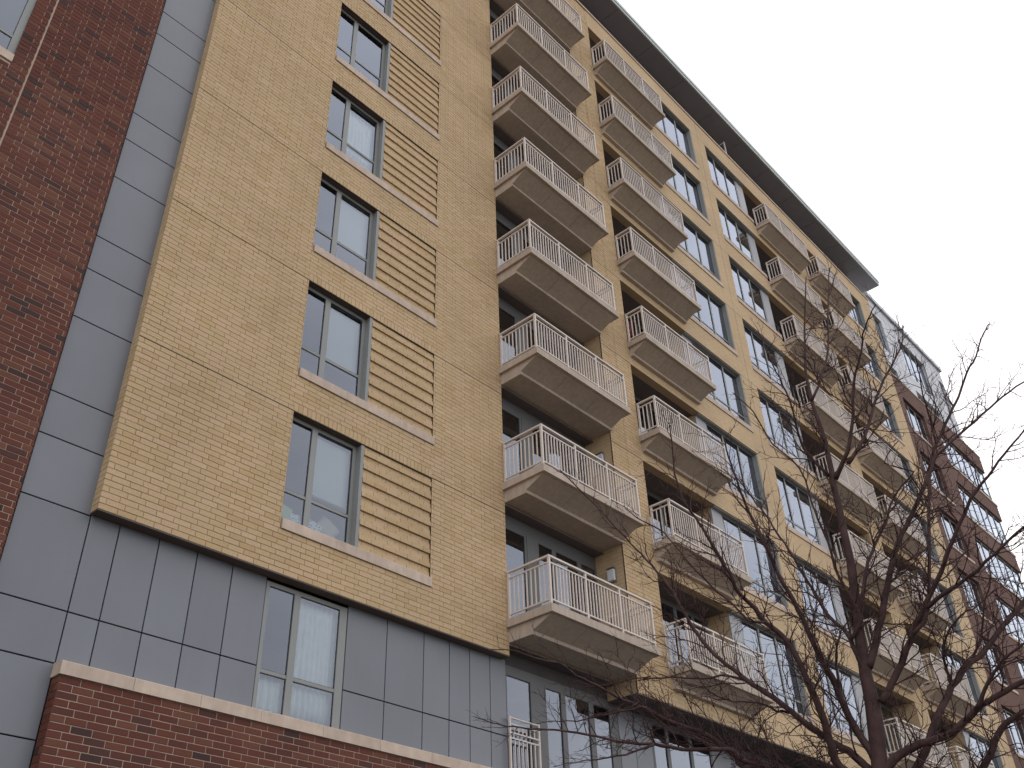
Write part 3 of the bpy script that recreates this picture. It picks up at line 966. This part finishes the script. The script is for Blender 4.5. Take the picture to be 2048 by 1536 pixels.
s = MB(); s.box(FX1 - 0.3, FX1 - 0.002, FY + 0.301, FY + 12, 29.85, FT); s.box(FX1 - 0.3, FX1 - 0.001, FY + 3.0, FY + 12, 0, 29.6)
build(s, 'side_wall', 'red_sheet', redF)
s = MB(); s.box(44.0, FX1 - 0.31, FY + 5, FY + 5.2, 0, 29.6); s.box(44.0, FX1 - 0.31, FY + 0.31, FY + 12, FT - 0.5, FT - 0.3)
build(s, 'room_shell', 'inside', redF)
s = MB(); s.box(FX0 + 0.01, FX1 + 0.03, FY - 0.03, FY + 0.33, FT, FT + 0.07)
build(s, 'coping', 'stone', redF)
# silver storeys
SY = FY + 0.04
SX1 = 53.9
sh_ = [(44.02, 45.3, 32.75, 35.1), (47.35, 50.9, 32.65, 35.1), (53.0, 53.85, 32.9, 35.1), (44.02, 45.3, FT + 0.06, 31.65), (47.6, 50.9, FT + 0.06, 31.65)]
s = MB()
for a, b, c, d in solid_rects(FX0 + 0.002, SX1, FT + 0.071, 36.15, sh_):
    s.box(a, b, SY, SY + 0.25, c, d)
sv = build(s, 'silver_wall', 'silver', redF, (49, SY, FT))
s = MB(); s.box(SX1 - 0.25, SX1, SY + 0.251, SY + 8, FT + 0.071, 36.15); build(s, 'side_wall', 'silver', redF, (SX1, SY, FT))
s = MB(); s.box(FX0 + 0.002, SX1 + 0.12, SY - 0.12, SY + 8.2, 36.151, 36.42)
build(s, 'roof', 'silver', redF, (49, SY, 36.2))
s = MB()
for x in (45.9, 46.6, 51.4, 52.1, 52.8):
    s.box(x, x + 0.012, SY - 0.006, SY - 0.0005, FT + 0.08, 36.14)
for z in (32.3, 35.45):
    s.box(FX0 + 0.01, SX1, SY - 0.005, SY - 0.0006, z, z + 0.012)
build(s, 'seam', 'frame', sv)
for a, b, c, d in sh_:
    nn = 1 if b - a < 1 else (2 if b - a < 2 else 4)
    w_ = (b - a - 0.16 - 0.07 * (nn - 1)) / nn
    window(redF, a + .002, b - .002, c + .002, d - .002, SY + 0.13, [(a + .08 + i * (w_ + .07), a + .08 + i * (w_ + .07) + w_) for i in range(nn)], None, fw=0.07)
s = MB(); s.box(FX0 + .1, SX1 - .26, SY + 3, SY + 3.1, FT, 36.1); build(s, 'room_shell', 'inside', redF, (49, SY, FT))

# ------------------------------------------------------------------ things behind the glass and on the balconies
def curtain(x0, x1, z0, z1, y, label, mat='curtain', folds=9, amp=0.03, cat='curtain', name='curtain', lean=0.0, group=None):
    mb = MB(); mb.smooth = True
    nx, nz = folds * 8, 8
    ph = random.uniform(0, 6)
    for j in range(nz + 1):
        for i in range(nx + 1):
            u = i / nx; t = j / nz
            wv = math.sin(u * folds * 2 * math.pi + ph + 0.6 * math.sin(u * 9 + t * 2)) * amp * (0.6 + 0.4 * (1 - t))
            mb.v.append((x0 + (x1 - x0) * u + lean * (1 - t) * u, y + wv, z0 + (z1 - z0) * t))
    for j in range(nz):
        for i in range(nx):
            a = j * (nx + 1) + i
            mb.f.append((a, a + 1, a + nx + 2, a + nx + 1)); mb.t.append(0.5)
    o = build(mb, name, mat, None, ((x0 + x1) / 2, y, z0))
    sol = o.modifiers.new('thickness', 'SOLIDIFY'); sol.thickness = 0.004
    return tag(o, label, cat, group)
curtain(9.42, 10.42, 6.56, 8.62, 0.40, 'sheer white curtain filling the wide light of the lowest window, among grey panels')
curtain(8.80, 9.40, 6.56, 7.12, 0.40, 'bunched white curtain in the small lower left light, among grey panels', folds=4, amp=0.05)
curtain(9.42, 10.32, Z0 - 22 * CH + 3 * HP + 0.1, Z0 + 3 * HP - 0.1, 0.36, 'long pleated white curtain in the fourth window up the tan wall', folds=8)
def blind(x0, x1, z0, z1, y, label):
    mb = MB(); mb.box(x0, x1, y, y + 0.006, z0, z1)
    o = build(mb, 'roller_blind', 'blind', None, ((x0 + x1) / 2, y, z1))
    b = MB(); b.box(x0, x1, y - 0.008, y + 0.014, z0 - 0.03, z0 - 0.0005); build(b, 'bottom_bar', 'frame', o)
    r_ = MB(); r_.tube([(x0, y + 0.03, z1 + 0.02), (x1, y + 0.03, z1 + 0.02)], [0.03, 0.03], 8); build(r_, 'roller', 'frame', o)
    return tag(o, label, 'blind', 'roller blinds in the tan wall windows')
zw = lambda k: Z0 + k * HP - 0.1
blind(9.36, 10.31, Z0 - 1.35, zw(0), 0.30, 'pale roller blind half lowered behind the lowest window in tan brick')
blind(9.36, 10.31, Z0 + HP - 1.56, zw(1), 0.30, 'pale roller blind lowered in the second window up the tan wall')
blind(9.36, 10.31, Z0 + 2 * HP - 1.5, zw(2), 0.30, 'pale roller blind lowered in the third window up the tan wall')

def pillow(c, w, h, d, rot, mat, label):
    """stuffed cushion: pinched corners, bulging middle"""
    mb = MB(); mb.smooth = True
    n = 10
    for sgn in (-1, 1):
        for j in range(n + 1):
            for i in range(n + 1):
                u, v = 2 * i / n - 1, 2 * j / n - 1
                b = max(0, (1 - u ** 4) * (1 - v ** 4)) ** 0.6
                pin = 1 - 0.10 * (1 - abs(u)) * abs(v) ** 2
                pin2 = 1 - 0.10 * (1 - abs(v)) * abs(u) ** 2
                p = Vector((u * w / 2 * pin2, sgn * d / 2 * b, v * h / 2 * pin))
                p.rotate(Matrix.Rotation(rot, 3, 'Y')); p.rotate(Matrix.Rotation(-0.25, 3, 'X'))
                mb.v.append(tuple(p + Vector(c)))
    k = (n + 1) ** 2
    for sgn in (0, 1):
        for j in range(n):
            for i in range(n):
                a = sgn * k + j * (n + 1) + i
                f = (a, a + 1, a + n + 2, a + n + 1)
                mb.f.append(f if sgn == 0 else tuple(reversed(f))); mb.t.append(.5)
    o = build(mb, 'pillow', mat, None, c)
    return tag(o, label, 'pillow')
zsill = Z0 - 22 * CH + 0.11
pillow((8.84, 0.33, zsill + 0.20), 0.62, 0.42, 0.16, 0.15, 'green_cloth', 'green pillow leaning at the left of the lowest window in tan brick')
pillow((9.16, 0.29, zsill + 0.13), 0.30, 0.26, 0.12, -0.1, 'spotted_cloth', 'small blue and white patterned pillow beside the green one, behind glass')
pillow((9.58, 0.29, zsill + 0.13), 0.46, 0.28, 0.13, 0.06, 'spotted_cloth', 'blue and white patterned pillow right of the window mullion')
pillow((9.94, 0.34, zsill + 0.24), 0.46, 0.46, 0.15, 0.65, 'beige_cloth', 'beige pillow standing on its corner, right of the patterned ones')

def wall_lamp(z, label):
    o = MB(); o.box(18.06, 18.099, -0.34, -0.13, z - 0.17, z + 0.17)
    b = build(o, 'wall_lamp', 'lamp_metal', None, (18.1, -0.24, z))
    l_ = MB(); l_.prism([(-0.325, z - 0.14), (-0.145, z - 0.14), (-0.145, z + 0.14), (-0.325, z + 0.14)], 17.985, 18.059)
    build(l_, 'lamp_lens', 'lamp_white', b)
    t = MB(); t.box(17.975, 18.06, -0.345, -0.125, z + 0.171, z + 0.19); build(t, 'lamp_cap', 'lamp_metal', b)
    tag(b, label, 'lamp', 'lamps on the balcony side wall')
for k, lab in enumerate(('white boxed wall lamp beside the lowest balcony of the near column', 'white boxed wall lamp beside the second balcony up, near column')):
    wall_lamp(11.53 + k * HP, lab)

def chair(x, y, z, label):
    t = thing('patio_chair', label, 'chair', (x, y, z))
    s = MB(); s.box(x - .22, x + .22, y - .21, y + .21, z + .42, z + .455); build(s, 'seat', 'red_paint', t)
    for i in range(5):
        s = MB(); s.box(x - .235, x - .215, y - .2 + i * .084, y - .2 + i * .084 + .062, z + .50, z + .98); build(s, 'slat', 'red_paint', t)
    s = MB(); s.box(x - .238, x - .212, y - .21, y + .21, z + .981, z + 1.03); build(s, 'backrest', 'red_paint', t)
    for a in (-.2, .2):
        for b in (-.19, .19):
            s = MB(); s.box(x + a - .018, x + a + .018, y + b - .018, y + b + .018, z + .002, z + .42); build(s, 'leg', 'red_paint', t)
    for b in (-.2, .2):
        s = MB(); s.box(x - .24, x - .208, y + b - .012, y + b + .012, z + .456, z + .981); build(s, 'back_post', 'red_paint', t)
chair(20.05, -0.42, FL + 3 * HP, 'dark red slatted chair behind the fourth balcony up, beside the brick pier')

# ------------------------------------------------------------------ bare street tree
A_ = lambda x, y: (1248 + x / 2.56, 936 + y / 2.56)
B_ = lambda x, y: (1448 + x / 3.413, 536 + y / 3.413)
C_ = lambda x, y: (900 + x / 5.12, 1236 + y / 5.12)
def at(p, h):
    d = px(*p)
    return CAM + d * (h / math.hypot(d.x, d.y))
TH = 10.0
trunk_px = [A_(1310, 1536), A_(1292, 1350), A_(1270, 1200), A_(1236, 1050), A_(1212, 900), A_(1196, 750), A_(1176, 600), A_(1160, 480), A_(1126, 330), A_(1096, 180), A_(1066, 60),
            B_(735, 1390), B_(690, 1180), B_(650, 1060), B_(612, 950), B_(580, 840), B_(556, 700), B_(553, 560), B_(549, 400), B_(556, 200), B_(560, 60)]
trunk_r = [17, 16.5, 14.5, 12, 10.5, 9.5, 8.8, 8.2, 7.4, 6.8, 6.2, 5.6, 4.8, 4.3, 3.8, 3.3, 2.7, 2.2, 1.8, 1.4, 1.0]     # half width in photo pixels
tree = None
def pxr(p, P):                                       # pixels to metres at a point
    return p * (P - CAM).dot(CF) / FPX
tp = [at(q, TH + 0.02 * i) for i, q in enumerate(trunk_px)]
tr_ = [pxr(w, P) for w, P in zip(trunk_r, tp)]
foot = Vector((tp[0].x + 0.06, tp[0].y - 0.03, 0.0))
tree = thing('street_tree', 'bare leafless tree with dark reddish branches in front of the balconies', 'tree', tuple(foot))
full = [foot + Vector((0, 0, -0.1)), foot + Vector((0, 0, 0.25)), foot.lerp(tp[0], 0.5) + Vector((0.01, 0.01, 0))] + tp
rads = [tr_[0] * 1.7, tr_[0] * 1.25, tr_[0] * 1.06] + tr_
mb = MB(); mb.tube(full, rads, 12)
build(mb, 'trunk', 'bark', tree)

# each limb: pixel path, half width at start and end in pixels, depth at start and end
LIMBS = [
 ([A_(*p) for p in [(1285, 1480), (1200, 1360), (1130, 1230), (1080, 1100), (1010, 980), (940, 830), (870, 680), (800, 560), (740, 430), (690, 330), (640, 230), (600, 120), (560, 20)]] + [B_(20, 1240), B_(2, 1150)], 7.5, 1.0, 10.0, 9.2),
 ([A_(*p) for p in [(1290, 1640), (1110, 1536), (1062, 1420), (1020, 1280), (980, 1180), (920, 1050), (860, 920), (790, 840), (720, 790), (650, 700), (590, 640), (540, 540), (480, 440), (420, 340), (370, 260), (300, 160), (260, 30)]] + [(1345, 900), (1340, 850)], 8.5, 0.9, 10.0, 8.4),
 ([A_(*p) for p in [(1330, 1600), (1250, 1536), (1150, 1450), (1060, 1400), (960, 1330), (860, 1250), (760, 1170), (660, 1110), (560, 1030), (470, 960), (400, 880), (340, 800), (280, 690), (230, 600), (170, 530), (90, 440), (0, 350)]] + [(1190, 1010), (1120, 940)], 8.0, 0.9, 10.0, 11.0),
 ([A_(*p) for p in [(1240, 1060), (1200, 980), (1160, 880), (1120, 820), (1060, 770), (1000, 680), (940, 580), (890, 500), (840, 410), (780, 330), (720, 230), (660, 160), (590, 60), (545, 0)]], 5.0, 0.9, 10.03, 10.9),
 ([A_(*p) for p in [(1320, 1200), (1400, 1050), (1470, 870), (1540, 710), (1620, 540), (1680, 380), (1740, 240), (1800, 120), (1890, 0)]] + [B_(1950, 1230), B_(2040, 1120), (2065, 840)], 7.0, 1.0, 10.0, 9.0),
 ([A_(*p) for p in [(1250, 1020), (1290, 880), (1330, 700), (1360, 540), (1400, 390), (1440, 310), (1500, 180), (1550, 60)]] + [B_(*p) for p in [(1400, 1370), (1450, 1200), (1540, 1010), (1600, 880), (1660, 710), (1720, 600), (1770, 450), (1812, 380)]], 7.5, 0.8, 10.05, 11.0),
 ([A_(*p) for p in [(1205, 760), (1230, 600), (1250, 480), (1280, 400), (1340, 280), (1370, 180), (1420, 90), (1480, 20)]] + [B_(1100, 1330), B_(1190, 1180)], 4.2, 0.8, 10.08, 10.9),
 ([B_(*p) for p in [(760, 1440), (820, 1310), (870, 1130), (880, 970), (890, 780), (930, 600), (950, 450), (1000, 320), (1035, 250)]], 4.5, 0.8, 10.2, 9.4),
 ([B_(*p) for p in [(600, 900), (670, 740), (710, 560), (710, 350), (715, 100), (722, 0)]], 2.8, 0.8, 10.25, 11.2),
 ([B_(*p) for p in [(850, 1330), (960, 1150), (1020, 940), (1090, 770), (1180, 600), (1215, 500), (1220, 390)]], 4.0, 0.8, 10.0, 11.2),
 ([A_(*p) for p in [(1330, 1560), (1420, 1460), (1560, 1400), (1700, 1340), (1800, 1240), (1900, 1170), (2048, 1090)]] + [(2110, 1325)], 8.5, 4.0, 10.0, 9.4),
 ([A_(*p) for p in [(1400, 1700), (1500, 1536), (1560, 1400), (1620, 1240), (1680, 1120), (1760, 1010), (1850, 930), (1950, 800), (2048, 680)]] + [(2100, 1130)], 8.5, 3.5, 10.0, 10.6),
 ([A_(*p) for p in [(1380, 1760), (1700, 1680), (1840, 1536), (1900, 1400), (1950, 1310), (2048, 1250)]] + [(2110, 1400)], 8.0, 4.0, 10.0, 9.8),
 ([A_(1480, 850), A_(1560, 690)] + [B_(*p) for p in [(1400, 1420), (1500, 1240), (1600, 1140), (1770, 1000), (1900, 880), (2040, 780)]] + [(2075, 745)], 4.0, 1.0, 9.8, 10.4),
 ([A_(*p) for p in [(1540, 720), (1640, 640), (1760, 560), (1900, 440), (2048, 300)]] + [(2090, 1030)], 4.5, 1.6, 9.8, 9.0),
 ([(1760, 1640), (1600, 1570), A_(620, 1536), A_(560, 1450), A_(480, 1440), A_(300, 1440), A_(150, 1410)] + [C_(*p) for p in [(2048, 1290), (1700, 1260), (1400, 1195), (1150, 1150), (900, 1140), (640, 1110), (480, 1090), (350, 1050), (250, 1010)]], 5.5, 0.6, 10.0, 8.6),
 ([A_(*p) for p in [(620, 1085), (500, 1062), (400, 1080), (250, 1070), (100, 1080)]] + [C_(*p) for p in [(2048, 600), (1800, 640), (1600, 680), (1450, 690), (1300, 640)]], 2.2, 0.6, 10.4, 9.6),
 ([(1740, 1600), (1560, 1540), A_(600, 1500), A_(450, 1380), A_(250, 1300), A_(60, 1215)] + [C_(*p) for p in [(1900, 890), (1700, 800), (1500, 690), (1300, 590), (1130, 470), (900, 420), (740, 360), (600, 325), (420, 318)]], 5.0, 0.6, 10.0, 9.0),
 ([C_(*p) for p in [(2090, 1300), (1800, 1400), (1500, 1450), (1200, 1490), (1060, 1520)]], 2.2, 0.6, 9.2, 8.7),
 ([C_(*p) for p in [(1960, 905), (1600, 990), (1300, 1055), (1050, 1060), (900, 1085)]], 2.0, 0.5, 9.4, 9.9),
 ([A_(*p) for p in [(1160, 880), (1210, 760), (1100, 560), (1060, 420), (1010, 300), (960, 180), (900, 0)]] + [B_(330, 1200), B_(200, 980), B_(60, 850)], 3.5, 0.8, 10.05, 9.3),
 ([B_(*p) for p in [(720, 1420), (600, 1300), (520, 1180), (450, 900), (380, 760), (300, 600), (230, 420)]], 3.2, 0.7, 10.15, 9.3),
 ([B_(*p) for p in [(1450, 1200), (1390, 980), (1350, 820), (1320, 690), (1310, 600)]], 2.0, 0.7, 10.6, 10.0),
 ([A_(*p) for p in [(1100, 1120), (1085, 960), (1110, 840), (1180, 740), (1240, 640)]], 2.6, 0.8, 9.85, 9.4),
 ([A_(*p) for p in [(1680, 1120), (1640, 980), (1650, 860), (1720, 760), (1820, 700), (1900, 620)]], 3.0, 0.8, 10.2, 9.8),
 ([A_(*p) for p in [(1800, 1240), (1870, 1080), (1950, 980), (2048, 900)]] + [(2090, 1260)], 4.0, 1.4, 9.6, 9.2),
 ([A_(*p) for p in [(860, 1250), (780, 1240), (680, 1200), (560, 1190), (440, 1150), (330, 1000), (260, 940), (130, 860)]], 2.4, 0.6, 10.3, 9.6),
 ([A_(*p) for p in [(720, 790), (640, 780), (560, 700), (440, 600), (330, 480), (200, 330), (60, 250), (0, 190)]], 2.6, 0.7, 9.3, 9.0),
 ([A_(*p) for p in [(1770, 1010), (1830, 860), (1840, 720), (1880, 560), (1870, 460), (1930, 320)]], 2.4, 0.7, 10.3, 10.0),
]
def smooth_path(pts, n=3):
    """Catmull-Rom through the points"""
    o_ = []
    for i in range(len(pts) - 1):
        p0, p1, p2, p3 = pts[max(i - 1, 0)], pts[i], pts[i + 1], pts[min(i + 2, len(pts) - 1)]
        for k in range(n):
            t = k / n
            o_.append(0.5 * ((2 * p1) + (p2 - p0) * t + (2 * p0 - 5 * p1 + 4 * p2 - p3) * t * t + (3 * p1 - p0 - 3 * p2 + p3) * t ** 3))
    o_.append(pts[-1])
    return o_
rng = random.Random(23)
TW = MB()
def rand_perp(d):
    a = Vector((rng.gauss(0, 1), rng.gauss(0, 1), rng.gauss(0, 1)))
    a -= d * a.dot(d)
    return a.normalized() if a.length > 1e-4 else Vector((0, 0, 1))
def twig(p, d, L, r, level):
    n = max(4, int(L / 0.07))
    pts = [p.copy()]; dirs = []
    d = d.normalized(); q = p.copy()
    for i in range(n):
        d = (d + rand_perp(d) * 0.20 + Vector((0, 0, 0.055))).normalized()
        if i and rng.random() < 0.3: d = (d + rand_perp(d) * 0.32).normalized()
        q = q + d * (L / n); pts.append(q.copy()); dirs.append(d.copy())
    TW.tube(pts, [r + (0.0011 - r) * (i / n) ** 0.9 if r > 0.0011 else r for i in range(n + 1)], 4 if level else 5)
    if level < 3:
        sgn = 1
        side = rand_perp(dirs[0])
        step = max(1, int(n / (L / 0.13)))
        for i in range(1, n, step):
            if rng.random() < (0.85, 0.72, 0.45)[level]:
                sgn = -sgn
                side2 = (side * sgn + rand_perp(dirs[i]) * 0.7).normalized()
                nd = dirs[i] * 0.85 + side2 * rng.uniform(0.55, 1.0)
                twig(pts[i], nd, L * rng.uniform(0.26, 0.55) * (1 - 0.45 * i / n), max(0.0011, r * 0.55), level + 1)
def deck(pts, rad, density, lmax):
    """set twigs along a limb"""
    acc = 0.0; nxt = rng.uniform(0.08, 0.3)
    total = sum((b - a).length for a, b in zip(pts, pts[1:]))
    run = 0.0
    for i in range(len(pts) - 1):
        sgm = pts[i + 1] - pts[i]; run += sgm.length
        while run > nxt:
            t = nxt / total
            if rad[i] < 0.055:
                d = sgm.normalized()
                nd = d * 0.75 + rand_perp(d) * rng.uniform(0.6, 1.0) + Vector((0, 0, 0.12))
                twig(pts[i] + sgm * rng.random(), nd, lmax * min(1.0, max(0.3, rad[i] / 0.013)) * rng.uniform(0.35, 1.0) * (1 - 0.35 * t), min(0.0085, rad[i] * 0.5), 0)
            nxt += density * rng.uniform(0.5, 1.5)
for path, w0_, w1_, h0, h1 in LIMBS:
    n = len(path)
    P = []
    for i, q in enumerate(path):
        t = i / (n - 1)
        P.append(at(q, h0 + (h1 - h0) * t ** 1.2 + 0.05 * math.sin(i * 0.7 + w0_)))
    P[0] = at(path[0], h0)
    P = smooth_path(P, 3)
    P = [p + (Vector((rng.gauss(0, .004), rng.gauss(0, .004), rng.gauss(0, .004))) if 0 < i < len(P) - 1 else Vector((0, 0, 0))) for i, p in enumerate(P)]
    rad = []
    for i, p in enumerate(P):
        t = i / (len(P) - 1)
        rad.append(pxr(1.25 * (w0_ + (w1_ - w0_) * t ** 0.6), p))
    mb = MB(); mb.tube(P, rad, 8)
    build(mb, 'branch', 'bark', tree, tuple(P[0]))
    deck(P, rad, 0.10, 1.1)
deck(tp[8:], tr_[8:], 0.22, 0.9)
o = build(TW, 'twig', 'twig', tree); o['kind'] = 'stuff'
print('twig faces', len(TW.f))
